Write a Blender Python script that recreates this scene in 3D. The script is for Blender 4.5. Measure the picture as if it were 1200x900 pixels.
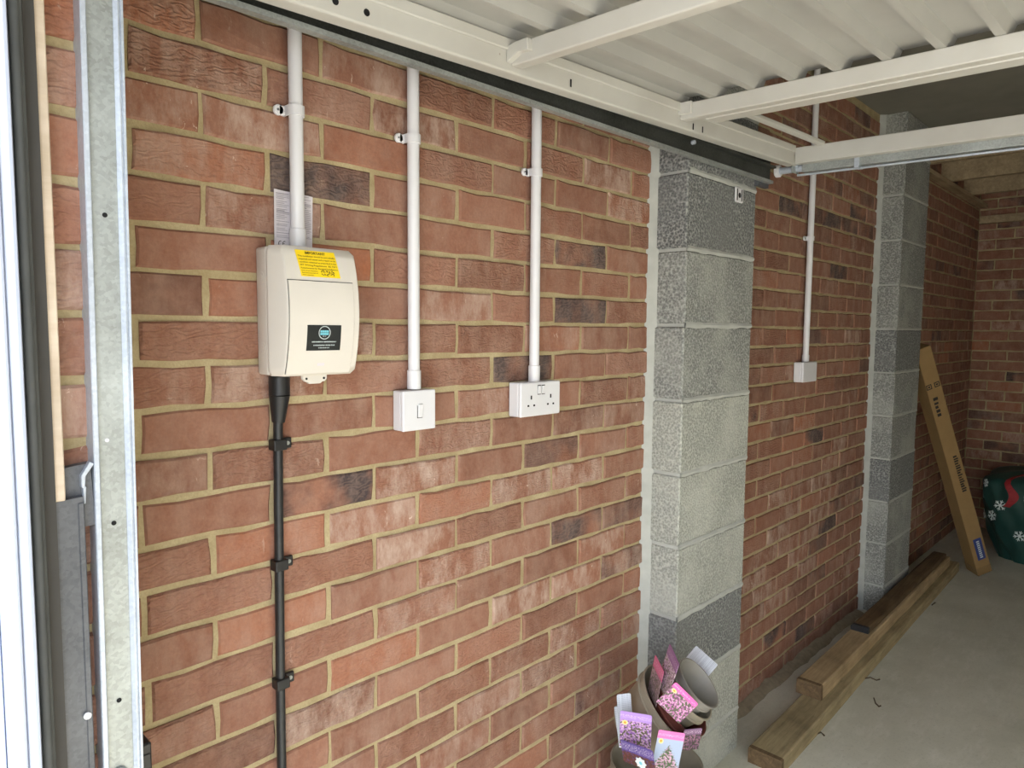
import bpy, bmesh, math, random
from mathutils import Vector, Matrix

for o in list(bpy.data.objects):
    bpy.data.objects.remove(o, do_unlink=True)
S = bpy.context.scene
COL = S.collection
PI = math.pi
rnd = random.Random(7)

# ------------------------------------------------------------------ camera
# world: x runs into the garage along the brick side wall (the plane y = 0),
# the room lies at y < 0, z is up, z = 0 is the middle of the course at eye level
CAM = Vector((-0.3754, -1.1960, 0.0243))
RIGHT = Vector((0.69777193, -0.71627567, 0.00796918))
UP = Vector((0.05117503, 0.06094358, 0.99682847))
FWD = Vector((0.71448965, 0.69515110, -0.07918015))
cd = bpy.data.cameras.new('camera')
cam = bpy.data.objects.new('camera', cd)
COL.objects.link(cam)
cam.matrix_world = Matrix(((RIGHT.x, UP.x, -FWD.x, CAM.x), (RIGHT.y, UP.y, -FWD.y, CAM.y),
                           (RIGHT.z, UP.z, -FWD.z, CAM.z), (0, 0, 0, 1)))
cd.sensor_width = 36.0
cd.lens = 816.0 * 36.0 / 1200.0
cd.clip_start = 0.01
S.camera = cam

# ------------------------------------------------------------------ world, sun, exposure
W = bpy.data.worlds.new('World')
S.world = W
W.use_nodes = True
nt = W.node_tree
nt.nodes.clear()
wo = nt.nodes.new('ShaderNodeOutputWorld')
bg = nt.nodes.new('ShaderNodeBackground')
sky = nt.nodes.new('ShaderNodeTexSky')
sky.sky_type = 'NISHITA'
sky.sun_disc = False
sky.sun_elevation = math.radians(43)
sky.sun_rotation = math.radians(-55)
sky.air_density = 1.0
sky.dust_density = 3.0
sky.ozone_density = 0.6
mixw = nt.nodes.new('ShaderNodeMixRGB')
mixw.inputs[0].default_value = 0.55
mixw.inputs[2].default_value = (7.0, 7.2, 7.6, 1)      # thin bright cloud over the blue
nt.links.new(sky.outputs[0], mixw.inputs[1])
nt.links.new(mixw.outputs[0], bg.inputs[0])
bg.inputs[1].default_value = 0.42
nt.links.new(bg.outputs[0], wo.inputs[0])

sd = bpy.data.lights.new('sun', 'SUN')
sd.energy = 6.0
sd.angle = math.radians(1.0)
sd.color = (1.0, 0.96, 0.90)
sun = bpy.data.objects.new('sun', sd)
COL.objects.link(sun)
sun.rotation_euler = Vector((-0.60, 0.42, 0.68)).to_track_quat('Z', 'Y').to_euler()

S.view_settings.view_transform = 'Standard'
S.view_settings.look = 'None'
S.view_settings.gamma = 1.0
S.view_settings.use_curve_mapping = False
S.view_settings.exposure = 1.05

# ------------------------------------------------------------------ helpers
FLOOR = -1.4625
ROOF = 1.12
BACK = 5.87


def srgb(r, g, b):
    def f(c):
        c /= 255.0
        return c / 12.92 if c <= 0.04045 else ((c + 0.055) / 1.055) ** 2.4
    return (f(r), f(g), f(b), 1.0)


class MB:
    """collects shapes and links them as ONE mesh object"""

    def __init__(self):
        self.v = []
        self.f = []

    def poly(self, verts, faces):
        n = len(self.v)
        self.v += [tuple(p) for p in verts]
        self.f += [tuple(i + n for i in q) for q in faces]
        return self

    def box(self, x0, x1, y0, y1, z0, z1):
        v = [(x, y, z) for z in (z0, z1) for y in (y0, y1) for x in (x0, x1)]
        return self.poly(v, [(0, 2, 3, 1), (4, 5, 7, 6), (0, 1, 5, 4), (2, 6, 7, 3), (0, 4, 6, 2), (1, 3, 7, 5)])

    def tube(self, p0, p1, r0, r1=None, n=20, caps=True):
        r1 = r0 if r1 is None else r1
        p0, p1 = Vector(p0), Vector(p1)
        d = (p1 - p0).normalized()
        a = d.orthogonal().normalized()
        b = d.cross(a)
        v = []
        for p, r in ((p0, r0), (p1, r1)):
            for i in range(n):
                t = 2 * PI * i / n
                v.append(p + a * math.cos(t) * r + b * math.sin(t) * r)
        f = [(i, (i + 1) % n, n + (i + 1) % n, n + i) for i in range(n)]
        if caps:
            f += [tuple(range(n - 1, -1, -1)), tuple(range(n, 2 * n))]
        return self.poly(v, f)

    def path(self, pts, r, n=8):
        pts = [Vector(p) for p in pts]
        rings = []
        for i, p in enumerate(pts):
            d = (pts[min(i + 1, len(pts) - 1)] - pts[max(i - 1, 0)]).normalized()
            a = d.cross(Vector((0.31, 0.2, 0.93))).normalized()
            b = d.cross(a)
            rings.append([p + a * math.cos(2 * PI * k / n) * r + b * math.sin(2 * PI * k / n) * r for k in range(n)])
        v = [q for g in rings for q in g]
        f = []
        for i in range(len(pts) - 1):
            for k in range(n):
                f.append((i * n + k, i * n + (k + 1) % n, (i + 1) * n + (k + 1) % n, (i + 1) * n + k))
        f += [tuple(range(n - 1, -1, -1)), tuple((len(pts) - 1) * n + k for k in range(n))]
        return self.poly(v, f)

    def prism(self, pts2, axis, a0, a1):
        """extrude a 2D outline along an axis; the outline's coordinates are the two other axes in order"""
        def mk(p, a):
            q = list(p)
            q.insert(axis, a)
            return tuple(q)
        n = len(pts2)
        v = [mk(p, a0) for p in pts2] + [mk(p, a1) for p in pts2]
        f = [(i, (i + 1) % n, n + (i + 1) % n, n + i) for i in range(n)]
        f += [tuple(range(n - 1, -1, -1)), tuple(range(n, 2 * n))]
        return self.poly(v, f)

    def lathe(self, prof, n=32):
        v = []
        for r, z in prof:
            for i in range(n):
                t = 2 * PI * i / n
                v.append((r * math.cos(t), r * math.sin(t), z))
        f = []
        for j in range(len(prof) - 1):
            for i in range(n):
                f.append((j * n + i, j * n + (i + 1) % n, (j + 1) * n + (i + 1) % n, (j + 1) * n + i))
        return self.poly(v, f)

    def build(self, name, mat, parent=None, bevel=0.0, seg=2, smooth=False, kind=None, label=None):
        me = bpy.data.meshes.new(name)
        me.from_pydata(self.v, [], self.f)
        bm = bmesh.new()
        bm.from_mesh(me)
        bmesh.ops.recalc_face_normals(bm, faces=bm.faces)
        if bevel:
            ed = [e for e in bm.edges if len(e.link_faces) == 2 and e.calc_face_angle(0) > 0.5]
            bmesh.ops.bevel(bm, geom=ed, offset=bevel, segments=seg, affect='EDGES', profile=0.5)
        bm.to_mesh(me)
        bm.free()
        if smooth:
            for p in me.polygons:
                p.use_smooth = True
            try:
                me.set_sharp_from_angle(angle=math.radians(40))
            except Exception:
                pass
        me.materials.append(mat)
        o = bpy.data.objects.new(name, me)
        COL.objects.link(o)
        o.parent = parent
        if kind:
            o['kind'] = kind
        if label:
            o['label'] = label
        return o


def tag(o, label=None, cat=None, group=None, kind=None):
    if label:
        o['label'] = label
    if cat:
        o['category'] = cat
    if group:
        o['group'] = group
    if kind:
        o['kind'] = kind
    return o


def empty(name, loc=(0, 0, 0), label=None, cat=None, group=None, kind=None):
    o = bpy.data.objects.new(name, None)
    o.empty_display_size = 0.05
    o.location = loc
    COL.objects.link(o)
    return tag(o, label, cat, group, kind)


def rebase(root):
    """move an Empty's children (built in world coordinates) under it without moving them"""
    bpy.context.view_layer.update()
    inv = root.matrix_world.inverted()
    for c in root.children:
        c.matrix_parent_inverse = inv
    return root


# ------------------------------------------------------------------ materials
class N:
    def __init__(self, name):
        self.m = bpy.data.materials.new(name)
        self.m.use_nodes = True
        self.t = self.m.node_tree
        self.b = self.t.nodes['Principled BSDF']
        self._pos = None

    def new(self, t, **k):
        n = self.t.nodes.new(t)
        for a, v in k.items():
            setattr(n, a, v)
        return n

    def link(self, a, b):
        self.t.links.new(a, b)

    def put(self, sock, v):
        if isinstance(v, (int, float, tuple, list)):
            sock.default_value = v
        else:
            self.link(v, sock)

    def pos(self):
        if self._pos is None:
            self._pos = self.new('ShaderNodeNewGeometry').outputs['Position']
        return self._pos

    def obj(self):
        return self.new('ShaderNodeTexCoord').outputs['Object']

    def gen(self):
        return self.new('ShaderNodeTexCoord').outputs['Generated']

    def mapping(self, vec, scale=(1, 1, 1), loc=(0, 0, 0), rot=(0, 0, 0)):
        n = self.new('ShaderNodeMapping')
        self.link(vec, n.inputs[0])
        n.inputs['Scale'].default_value = scale
        n.inputs['Location'].default_value = loc
        n.inputs['Rotation'].default_value = rot
        return n.outputs[0]

    def noise(self, vec, scale, detail=3.0, rough=0.55, dist=0.0):
        n = self.new('ShaderNodeTexNoise')
        self.link(vec, n.inputs['Vector'])
        n.inputs['Scale'].default_value = scale
        n.inputs['Detail'].default_value = detail
        n.inputs['Roughness'].default_value = rough
        n.inputs['Distortion'].default_value = dist
        return n.outputs[0]

    def voro(self, vec, scale, out='Distance', feature='F1'):
        n = self.new('ShaderNodeTexVoronoi', feature=feature)
        self.link(vec, n.inputs['Vector'])
        n.inputs['Scale'].default_value = scale
        return n.outputs[out]

    def ramp(self, fac, stops, interp='LINEAR'):
        n = self.new('ShaderNodeValToRGB')
        self.put(n.inputs[0], fac)
        cr = n.color_ramp
        cr.interpolation = interp
        while len(cr.elements) < len(stops):
            cr.elements.new(0.5)
        for e, (p, c) in zip(cr.elements, stops):
            e.position = p
            e.color = c if len(c) == 4 else (*c, 1)
        return n.outputs[0]

    def rng(self, v, a, b, c=0.0, d=1.0):
        n = self.new('ShaderNodeMapRange')
        self.put(n.inputs[0], v)
        for i, q in enumerate((a, b, c, d)):
            n.inputs[i + 1].default_value = q
        return n.outputs[0]

    def math(self, op, a, b=0.0):
        n = self.new('ShaderNodeMath', operation=op)
        self.put(n.inputs[0], a)
        self.put(n.inputs[1], b)
        return n.outputs[0]

    def mix(self, fac, a, b, mode='MIX'):
        n = self.new('ShaderNodeMixRGB', blend_type=mode)
        self.put(n.inputs[0], fac)
        self.put(n.inputs[1], a)
        self.put(n.inputs[2], b)
        return n.outputs[0]

    def bump(self, h, strength=0.4, dist=0.002, prev=None):
        n = self.new('ShaderNodeBump')
        n.inputs['Strength'].default_value = strength
        n.inputs['Distance'].default_value = dist
        self.link(h, n.inputs['Height'])
        if prev is not None:
            self.link(prev, n.inputs['Normal'])
        return n.outputs[0]

    def done(self, col, rough=0.6, metal=0.0, normal=None, spec=None):
        self.put(self.b.inputs['Base Color'], col)
        self.put(self.b.inputs['Roughness'], rough)
        self.put(self.b.inputs['Metallic'], metal)
        if spec is not None:
            self.b.inputs['Specular IOR Level'].default_value = spec
        if normal is not None:
            self.link(normal, self.b.inputs['Normal'])
        return self.m


def simple(name, rgb, rough=0.5, metal=0.0, var=0.10, scale=25.0, bump=0.0, spec=None):
    n = N(name)
    c = srgb(*rgb)
    ns = n.noise(n.pos(), scale, 4.0)
    dark = tuple(q * (1 - var) for q in c[:3]) + (1,)
    light = tuple(min(1, q * (1 + var)) for q in c[:3]) + (1,)
    col = n.mix(n.rng(ns, 0.3, 0.7), dark, light)
    nm = n.bump(ns, bump, 0.001) if bump else None
    return n.done(col, rough, metal, nm, spec)


def brick_material(name, stuff=False):
    n = N(name)
    P = n.pos()
    if stuff:
        a = n.new('ShaderNodeAttribute', attribute_name='tint')
        colr, alpha = a.outputs['Color'], a.outputs['Alpha']
    else:
        a = n.new('ShaderNodeObjectInfo')
        colr, alpha = a.outputs['Color'], a.outputs['Alpha']
    sp = n.new('ShaderNodeSeparateColor')
    n.link(colr, sp.inputs[0])
    burnt, eff, hue = sp.outputs[0], sp.outputs[1], sp.outputs[2]
    # shift the pattern brick by brick
    cx = n.new('ShaderNodeCombineXYZ')
    n.link(n.math('MULTIPLY', alpha, 37.0), cx.inputs[0])
    n.link(n.math('MULTIPLY', alpha, 11.0), cx.inputs[1])
    va = n.new('ShaderNodeVectorMath', operation='ADD')
    n.link(P, va.inputs[0])
    n.link(cx.outputs[0], va.inputs[1])
    V = va.outputs[0]
    base = n.ramp(hue, [(0.0, srgb(118, 84, 68)), (0.35, srgb(138, 96, 76)), (0.7, srgb(150, 106, 86)), (1.0, srgb(168, 108, 78))])
    mott = n.noise(V, 22.0, 5.0, 0.65)
    col = n.mix(n.rng(mott, 0.35, 0.72, 0.0, 0.55), base, srgb(170, 130, 110))
    fine = n.noise(V, 160.0, 4.0, 0.7)
    col = n.mix(n.rng(fine, 0.35, 0.7, 0.0, 0.35), col, srgb(112, 74, 62))
    # creased, sand-faced texture
    wv = n.new('ShaderNodeTexWave', wave_type='BANDS', bands_direction='Z')
    n.link(n.mapping(V, (0.55, 0.55, 1.0), rot=(0, 0.5, 0)), wv.inputs['Vector'])
    wv.inputs['Scale'].default_value = 26.0
    wv.inputs['Distortion'].default_value = 14.0
    wv.inputs['Detail'].default_value = 3.0
    wv.inputs['Detail Scale'].default_value = 2.2
    crease = wv.outputs[1]
    cmask = n.rng(n.math('FRACT', n.math('MULTIPLY', alpha, 13.7)), 0.25, 0.8)
    # burnt patches
    bn = n.noise(V, 9.0, 3.0, 0.5)
    bf = n.math('MULTIPLY', n.rng(bn, 0.36, 0.56), burnt)
    col = n.mix(bf, col, n.mix(crease, srgb(72, 62, 62), srgb(98, 82, 76)))
    # lime bloom and mortar smears
    en = n.noise(n.mapping(V, (1.0, 1.0, 0.45)), 17.0, 6.0, 0.72)
    ef = n.math('MULTIPLY', n.rng(en, 0.42, 0.66), n.rng(eff, 0.0, 1.0, 0.12, 0.85))
    col = n.mix(ef, col, srgb(192, 170, 154))
    sn = n.noise(n.mapping(V, (1.6, 1.6, 0.8), rot=(0, 0.6, 0)), 30.0, 5.0, 0.75, 1.0)
    sf = n.math('MULTIPLY', n.rng(sn, 0.645, 0.69), n.rng(eff, 0.05, 0.6, 0.1, 0.85))
    col = n.mix(sf, col, srgb(212, 190, 172))
    h = n.math('ADD', n.math('MULTIPLY', n.math('MULTIPLY', crease, cmask), 0.8), n.math('MULTIPLY', mott, 0.7))
    nm = n.bump(h, 0.5, 0.004)
    nm = n.bump(fine, 0.5, 0.0012, nm)
    return n.done(col, 0.93, 0.0, nm, 0.2)


def mortar_material():
    n = N('mortar')
    P = n.pos()
    a = n.noise(P, 14.0, 5.0, 0.6)
    b = n.noise(P, 220.0, 3.0, 0.7)
    col = n.mix(n.rng(a, 0.3, 0.7), srgb(160, 144, 108), srgb(188, 174, 138))
    col = n.mix(n.rng(b, 0.4, 0.75, 0.0, 0.4), col, srgb(134, 116, 82))
    nm = n.bump(b, 0.6, 0.0015)
    nm = n.bump(a, 0.4, 0.004, nm)
    return n.done(col, 0.95, 0.0, nm, 0.15)


def block_material(name, lo, hi, mort):
    n = N(name)
    P = n.pos()
    v = n.voro(P, 130.0)
    f = n.noise(P, 210.0, 3.0, 0.7)
    a = n.noise(P, 5.0, 4.0, 0.6)
    g = n.math('ADD', n.math('MULTIPLY', v, 0.5), n.math('MULTIPLY', f, 0.7))
    col = n.ramp(n.rng(g, 0.25, 0.95), [(0.0, srgb(*lo)), (0.45, srgb(*[(p + q) / 2 for p, q in zip(lo, hi)])), (0.8, srgb(*hi))])
    col = n.mix(n.rng(a, 0.45, 0.72, 0.0, 0.8), col, srgb(*mort))
    nm = n.bump(g, 0.9, 0.004)
    return n.done(col, 0.95, 0.0, nm, 0.15)


def concrete_floor():
    n = N('concrete_floor')
    P = n.pos()
    a = n.noise(P, 2.2, 5.0, 0.6)
    b = n.noise(n.mapping(P, (0.5, 1.8, 1.0), rot=(0, 0, 0.5)), 16.0, 5.0, 0.7)
    c = n.noise(P, 120.0, 3.0, 0.7)
    col = n.mix(n.rng(a, 0.3, 0.7), srgb(188, 186, 168), srgb(212, 210, 194))
    col = n.mix(n.rng(b, 0.5, 0.75, 0.0, 0.5), col, srgb(222, 218, 206))
    col = n.mix(n.rng(c, 0.55, 0.8, 0.0, 0.35), col, srgb(120, 114, 98))
    nm = n.bump(b, 0.25, 0.003)
    nm = n.bump(c, 0.3, 0.001, nm)
    return n.done(col, 0.85, 0.0, nm, 0.25)


def wood_material(name, lo, hi, scale=1.0):
    n = N(name)
    V = n.obj()
    st = n.mapping(V, (1.2 * scale, 16.0 * scale, 16.0 * scale))
    a = n.noise(st, 3.5, 6.0, 0.65, 0.6)
    b = n.noise(V, 6.0, 4.0, 0.6)
    col = n.ramp(n.rng(a, 0.3, 0.72), [(0.0, srgb(*lo)), (1.0, srgb(*hi))])
    col = n.mix(n.rng(b, 0.45, 0.75, 0.0, 0.5), col, srgb(*[q * 0.62 for q in lo]))
    nm = n.bump(a, 0.5, 0.002)
    return n.done(col, 0.85, 0.0, nm, 0.2)


def galv_material(name='galvanised_steel', lo=(150, 156, 154), hi=(200, 206, 206), metal=0.55, rough=0.5):
    n = N(name)
    P = n.pos()
    v = n.voro(P, 260.0, 'Color')
    s = n.new('ShaderNodeSeparateColor')
    n.link(v, s.inputs[0])
    a = n.noise(P, 9.0, 4.0, 0.6)
    f = n.math('ADD', n.math('MULTIPLY', s.outputs[0], 0.18), n.math('MULTIPLY', a, 0.85))
    col = n.mix(n.rng(f, 0.3, 0.8), srgb(*lo), srgb(*hi))
    return n.done(col, rough, metal, n.bump(a, 0.08, 0.001))


def door_paint():
    n = N('white_door_paint')
    P = n.pos()
    a = n.noise(P, 3.0, 5.0, 0.6)
    b = n.noise(P, 55.0, 5.0, 0.75)
    col = n.mix(n.rng(a, 0.3, 0.75), srgb(202, 201, 194), srgb(184, 181, 172))
    col = n.mix(n.rng(b, 0.70, 0.76, 0.0, 0.75), col, srgb(120, 104, 82))
    return n.done(col, 0.45, 0.0, n.bump(b, 0.05, 0.0008), 0.4)


def card_print(name, header, petals, leaf, band=0.78, arch=None, eye=None):
    """a printed plant card: coloured title band over a mass of flowers (flat print)"""
    n = N(name)
    G = n.gen()
    s = n.new('ShaderNodeSeparateXYZ')
    n.link(G, s.inputs[0])
    vz = s.outputs[2]
    O = n.obj()
    vc = n.voro(O, 260.0, 'Color')
    sc = n.new('ShaderNodeSeparateColor')
    n.link(vc, sc.inputs[0])
    pet = n.ramp(sc.outputs[0], [(0.0, srgb(*leaf)), (0.34, srgb(*petals[0])), (0.6, srgb(*petals[1])), (0.85, srgb(*petals[2]))], 'CONSTANT')
    nz = n.noise(O, 330.0, 2.0)
    pet = n.mix(n.rng(nz, 0.5, 0.75, 0.0, 0.35), pet, srgb(*leaf))
    if arch:
        # pale sky behind a spire of flowers
        dx = n.math('ABSOLUTE', n.math('SUBTRACT', s.outputs[0], 0.5))
        top = n.math('SUBTRACT', 0.62, n.math('MULTIPLY', dx, 1.1))
        skyf = n.rng(n.math('SUBTRACT', vz, n.math('ADD', top, n.math('MULTIPLY', n.math('SUBTRACT', nz, 0.5), 0.5))), -0.02, 0.02)
        pet = n.mix(skyf, pet, srgb(*arch))
    if eye:
        dx = n.math('SUBTRACT', s.outputs[0], 0.16)
        dz = n.math('MULTIPLY', n.math('SUBTRACT', vz, band - 0.07), 1.35)
        r = n.math('SQRT', n.math('ADD', n.math('MULTIPLY', dx, dx), n.math('MULTIPLY', dz, dz)))
        pet = n.mix(n.rng(r, 0.085, 0.10, 1.0, 0.0), pet, srgb(236, 214, 150))
        pet = n.mix(n.rng(r, 0.035, 0.05, 1.0, 0.0), pet, srgb(222, 150, 40))
    hd = srgb(*header)
    col = n.mix(n.rng(vz, band - 0.005, band + 0.005), pet, hd)
    lt = n.noise(n.mapping(O, (1, 1, 6)), 240.0, 2.0)
    tl = n.math('MULTIPLY', n.rng(lt, 0.56, 0.6), n.math('MULTIPLY', n.rng(vz, band + 0.06, band + 0.07), n.rng(vz, 0.92, 0.93, 1.0, 0.0)))
    col = n.mix(n.math('MULTIPLY', tl, 0.7), col, srgb(250, 236, 246))
    return n.done(col, 0.35, 0.0, None, 0.5)


def back_print(name):
    """white card back with small grey lines of print"""
    n = N(name)
    O = n.obj()
    s = n.new('ShaderNodeSeparateXYZ')
    n.link(O, s.inputs[0])
    rows = n.math('FRACT', n.math('MULTIPLY', s.outputs[2], 260.0))
    lt = n.noise(n.mapping(O, (1, 1, 0.02)), 420.0, 2.0)
    f = n.math('MULTIPLY', n.rng(rows, 0.55, 0.6), n.rng(lt, 0.44, 0.5))
    col = n.mix(n.math('MULTIPLY', f, 0.5), srgb(206, 212, 220), srgb(112, 120, 142))
    return n.done(col, 0.4)


M = {}
M['brick'] = brick_material('brick_face')
M['brick_stuff'] = brick_material('brick_face_joined', True)
M['mortar'] = mortar_material()
M['block'] = block_material('concrete_block', (92, 94, 92), (178, 180, 174), (176, 178, 170))
M['block_dark'] = block_material('concrete_block_open', (62, 64, 66), (170, 172, 168), (128, 130, 128))
M['block_pale'] = block_material('concrete_block_pale', (126, 128, 122), (192, 194, 184), (192, 194, 184))
M['block_mortar'] = simple('grey_mortar', (176, 178, 172), 0.95, 0, 0.10, 18, 0.4)
M['floor'] = concrete_floor()
M['drive'] = simple('driveway_paving', (178, 177, 172), 0.9, 0, 0.12, 6.0)
M['roof'] = simple('roof_boarding', (124, 122, 112), 0.9, 0, 0.12, 4.0)
M['joist'] = wood_material('joist_timber', (150, 132, 104), (188, 168, 136))
M['timber'] = wood_material('weathered_timber', (136, 122, 92), (186, 168, 130))
M['timber_new'] = wood_material('sawn_timber', (154, 132, 98), (196, 172, 134))
M['timber_dark'] = wood_material('dark_timber', (84, 68, 50), (126, 104, 76))
M['char'] = simple('painted_end', (34, 34, 36), 0.8, 0, 0.2, 60, 0.2)
M['batten'] = wood_material('pale_planed_wood', (198, 180, 156), (220, 204, 184), 0.6)
M['pvc'] = simple('white_plastic', (220, 220, 222), 0.32, 0, 0.02, 8, 0)
M['pvc_frame'] = simple('skylit_frame_plastic', (188, 196, 214), 0.4, 0, 0.02, 5, 0)  # white plastic with the blue of the sky light put into its colour
M['cream'] = simple('cream_plastic', (214, 208, 197), 0.38, 0, 0.02, 10, 0)
M['gap'] = simple('shadow_gap_rubber', (62, 60, 56), 0.7, 0, 0.05, 40, 0)
M['black'] = simple('black_plastic', (26, 27, 28), 0.45, 0, 0.15, 50, 0.05)
M['cable'] = simple('black_cable_sheath', (34, 36, 37), 0.42, 0, 0.2, 60, 0.1)
M['rubber'] = simple('grey_rubber_seal', (74, 76, 74), 0.7, 0, 0.14, 18, 0.1)
M['hole'] = simple('dark_slot', (14, 14, 14), 0.9, 0, 0.0, 10, 0)
M['galv'] = galv_material(lo=(140, 144, 140), hi=(182, 188, 186))
M['painted'] = simple('bounce_wall_paint', (214, 210, 198), 0.9, 0, 0.05, 3.0)  # invented pale finish that bounces light into the room
M['dirt'] = simple('grubby_mortar', (146, 134, 112), 0.95, 0, 0.18, 40, 0.5)
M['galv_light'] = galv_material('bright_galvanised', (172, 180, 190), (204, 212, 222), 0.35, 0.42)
M['zinc_dark'] = galv_material('dull_dark_steel', (84, 86, 90), (112, 114, 118), 0.5, 0.55)
M['track'] = galv_material('shaded_track_steel', (52, 54, 50), (82, 84, 80), 0.5, 0.6)  # shade inside the channel put into a dark steel colour
M['door'] = door_paint()
M['sheet'] = simple('white_door_sheet', (168, 167, 161), 0.5, 0, 0.07, 5.0, 0.03)
M['yellow'] = simple('yellow_label', (246, 212, 28), 0.4, 0, 0.02, 9)
M['ink'] = simple('black_ink', (30, 26, 22), 0.6, 0, 0.0, 9)
M['ink_soft'] = simple('faded_ink', (112, 96, 30), 0.6, 0, 0.0, 9)
M['ink_grey'] = simple('grey_print', (126, 122, 130), 0.6, 0, 0.0, 9)
M['sticker'] = simple('black_sticker', (32, 36, 36), 0.35, 0, 0.02, 9)
M['cyan'] = simple('cyan_print', (120, 200, 214), 0.5, 0, 0.0, 9)
M['pale_print'] = simple('pale_print', (196, 206, 206), 0.5, 0, 0.0, 9)
M['paper'] = simple('white_paper', (214, 208, 212), 0.8, 0, 0.03, 20)
M['card'] = simple('brown_cardboard', (146, 118, 76), 0.85, 0, 0.07, 14, 0.1)
M['card_tape'] = simple('cardboard_tape', (130, 104, 66), 0.5, 0, 0.05, 14)
M['blue'] = simple('blue_label', (46, 62, 120), 0.5, 0, 0.03, 14)
M['bag'] = simple('dark_green_sheeting', (30, 66, 60), 0.42, 0, 0.18, 9, 0.15)
M['snow'] = simple('white_snowflake_print', (220, 232, 230), 0.5, 0, 0.0, 9)
M['red'] = simple('red_webbing', (150, 40, 44), 0.7, 0, 0.1, 40)
M['pot'] = simple('taupe_plastic', (150, 142, 124), 0.5, 0, 0.05, 20)
M['pot_red'] = simple('red_brown_plastic', (96, 50, 42), 0.5, 0, 0.1, 20)
M['pot_in'] = simple('taupe_plastic_grey', (132, 128, 120), 0.5, 0, 0.05, 20)
M['twig'] = simple('dry_twig', (84, 70, 50), 0.9, 0, 0.2, 60)

# ------------------------------------------------------------------ the room
tag(MB().box(-0.26, BACK + 0.2, -2.95, 0.2, FLOOR - 0.12, FLOOR).build('floor', M['floor']), 'pale dusty concrete garage floor', kind='structure')
tag(MB().box(-14, -0.26, -12, 9, FLOOR - 0.14, FLOOR - 0.02).build('driveway', M['drive']), 'pale driveway outside the garage', kind='structure')

P1 = (1.46, 1.90)       # the two block piers along the wall
P2 = (3.54, 3.98)
PD = -0.12

SPECIAL = {}
for t, k, x in [
        ('dark', 5, 0.0), ('dark', 7, 0.0), ('dark', 4, 0.7875), ('dark', 3, 1.125), ('dark', 1, 1.125), ('dark', -1, 0.9),
        ('dark', -4, 0.3375), ('dark', -7, 1.125), ('dark', 4, 0.3375), ('white', -9, 1.125), ('white', 6, 0.5625),
        ('white', 6, 0.7875), ('white', 6, 1.2375), ('white', -4, 1.0125), ('white', -4, 0.5625), ('white', -4, 0.7875),
        ('white', -7, 0.675), ('white', -9, 0.9), ('white', -5, 1.125), ('white', -8, 1.2375), ('white', -5, 0.45),
        ('white', -6, 0.5625), ('white', 5, 0.225), ('plain', -2, 0.1125), ('plain', -4, 0.1125), ('plain', 2, 0.1125),
        ('plain', -3, 0.45), ('plain', 2, 0.5625), ('orange', -7, 0.225), ('orange', -5, 0.225), ('orange', -9, 0.45),
        ('plain', -10, 1.2375), ('plain', -10, 1.0125), ('plain', -6, 0.3375), ('plain', -9, 0.675),
        ('dark', 7, 2.475), ('dark', 7, 2.925), ('dark', 8, 3.2625), ('dark', 4, 3.0375), ('dark', -18, 2.8125),
        ('dark', -17, 2.475), ('dark', -20, 3.2625), ('dark', -4, 2.1375), ('dark', -6, 2.8125), ('dark', -12, 3.0375),
        ('white', -11, 2.475), ('white', -10, 3.0375), ('white', -11, 2.925), ('white', -12, 2.3625), ('white', -13, 2.25),
        ('white', -13, 2.7), ('white', -6, 2.5875), ('white', -7, 3.15), ('white', -15, 2.475), ('white', -9, 2.475),
        ('white', -10, 2.5875), ('white', -12, 2.5875), ('white', -9, 2.925), ('white', -14, 2.3625)]:
    SPECIAL[(k, round(x, 3))] = t


def tint(k, xc, r):
    t = SPECIAL.get((k, round(xc, 3)))
    hue = min(1, max(0, r.gauss(0.45, 0.22)))
    burnt = r.uniform(0.55, 0.8) if r.random() < 0.07 else r.uniform(0, 0.18)
    low = -0.9 < k * 0.075 < -0.2 and 0.35 < xc < 1.5
    eff = r.uniform(0.25, 0.8) if r.random() < (0.55 if low else 0.22) else r.uniform(0.0, 0.25)
    if t == 'dark':
        burnt, eff = 1.0, 0.1
    elif t == 'white':
        burnt, eff = 0.0, 1.0
    elif t == 'plain':
        burnt, eff, hue = 0.0, 0.03, r.uniform(0.35, 0.6)
    elif t == 'orange':  # lens flare warmth put into the hue, on top of some real orange
        burnt, eff, hue = 0.0, 0.15, 0.88
    return (burnt, eff, hue, r.random())


def brick_shape(r, L, H, D=0.03):
    """a soft-edged brick end-on in the wall: worn outline, rounded arris; face towards -y at y = 0"""
    pts = []
    nx = 4
    for i in range(nx):
        pts.append((-L / 2 + L * i / nx, -H / 2))
    pts.append((L / 2, -H / 2))
    pts.append((L / 2, 0))
    for i in range(nx):
        pts.append((L / 2 - L * i / nx, H / 2))
    pts.append((-L / 2, H / 2))
    pts.append((-L / 2, 0))
    j = [(x + r.uniform(-0.0028, 0.0028), z + r.uniform(-0.0024, 0.0024)) for x, z in pts]
    n = len(j)
    b = 0.0035
    v = [(x, D, z) for x, z in j] + [(x, 0.0035, z) for x, z in j]
    v += [(x - math.copysign(b, x) if abs(abs(x) - L / 2) < 0.006 else x,
           0.0 + r.uniform(-0.0008, 0.0008), z - math.copysign(b, z) if abs(abs(z) - H / 2) < 0.006 else z) for x, z in j]
    f = []
    for a in (0, n):
        for i in range(n):
            f.append((a + i, a + (i + 1) % n, a + n + (i + 1) % n, a + n + i))
    f.append(tuple(range(2 * n, 3 * n)))
    return v, f


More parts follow.
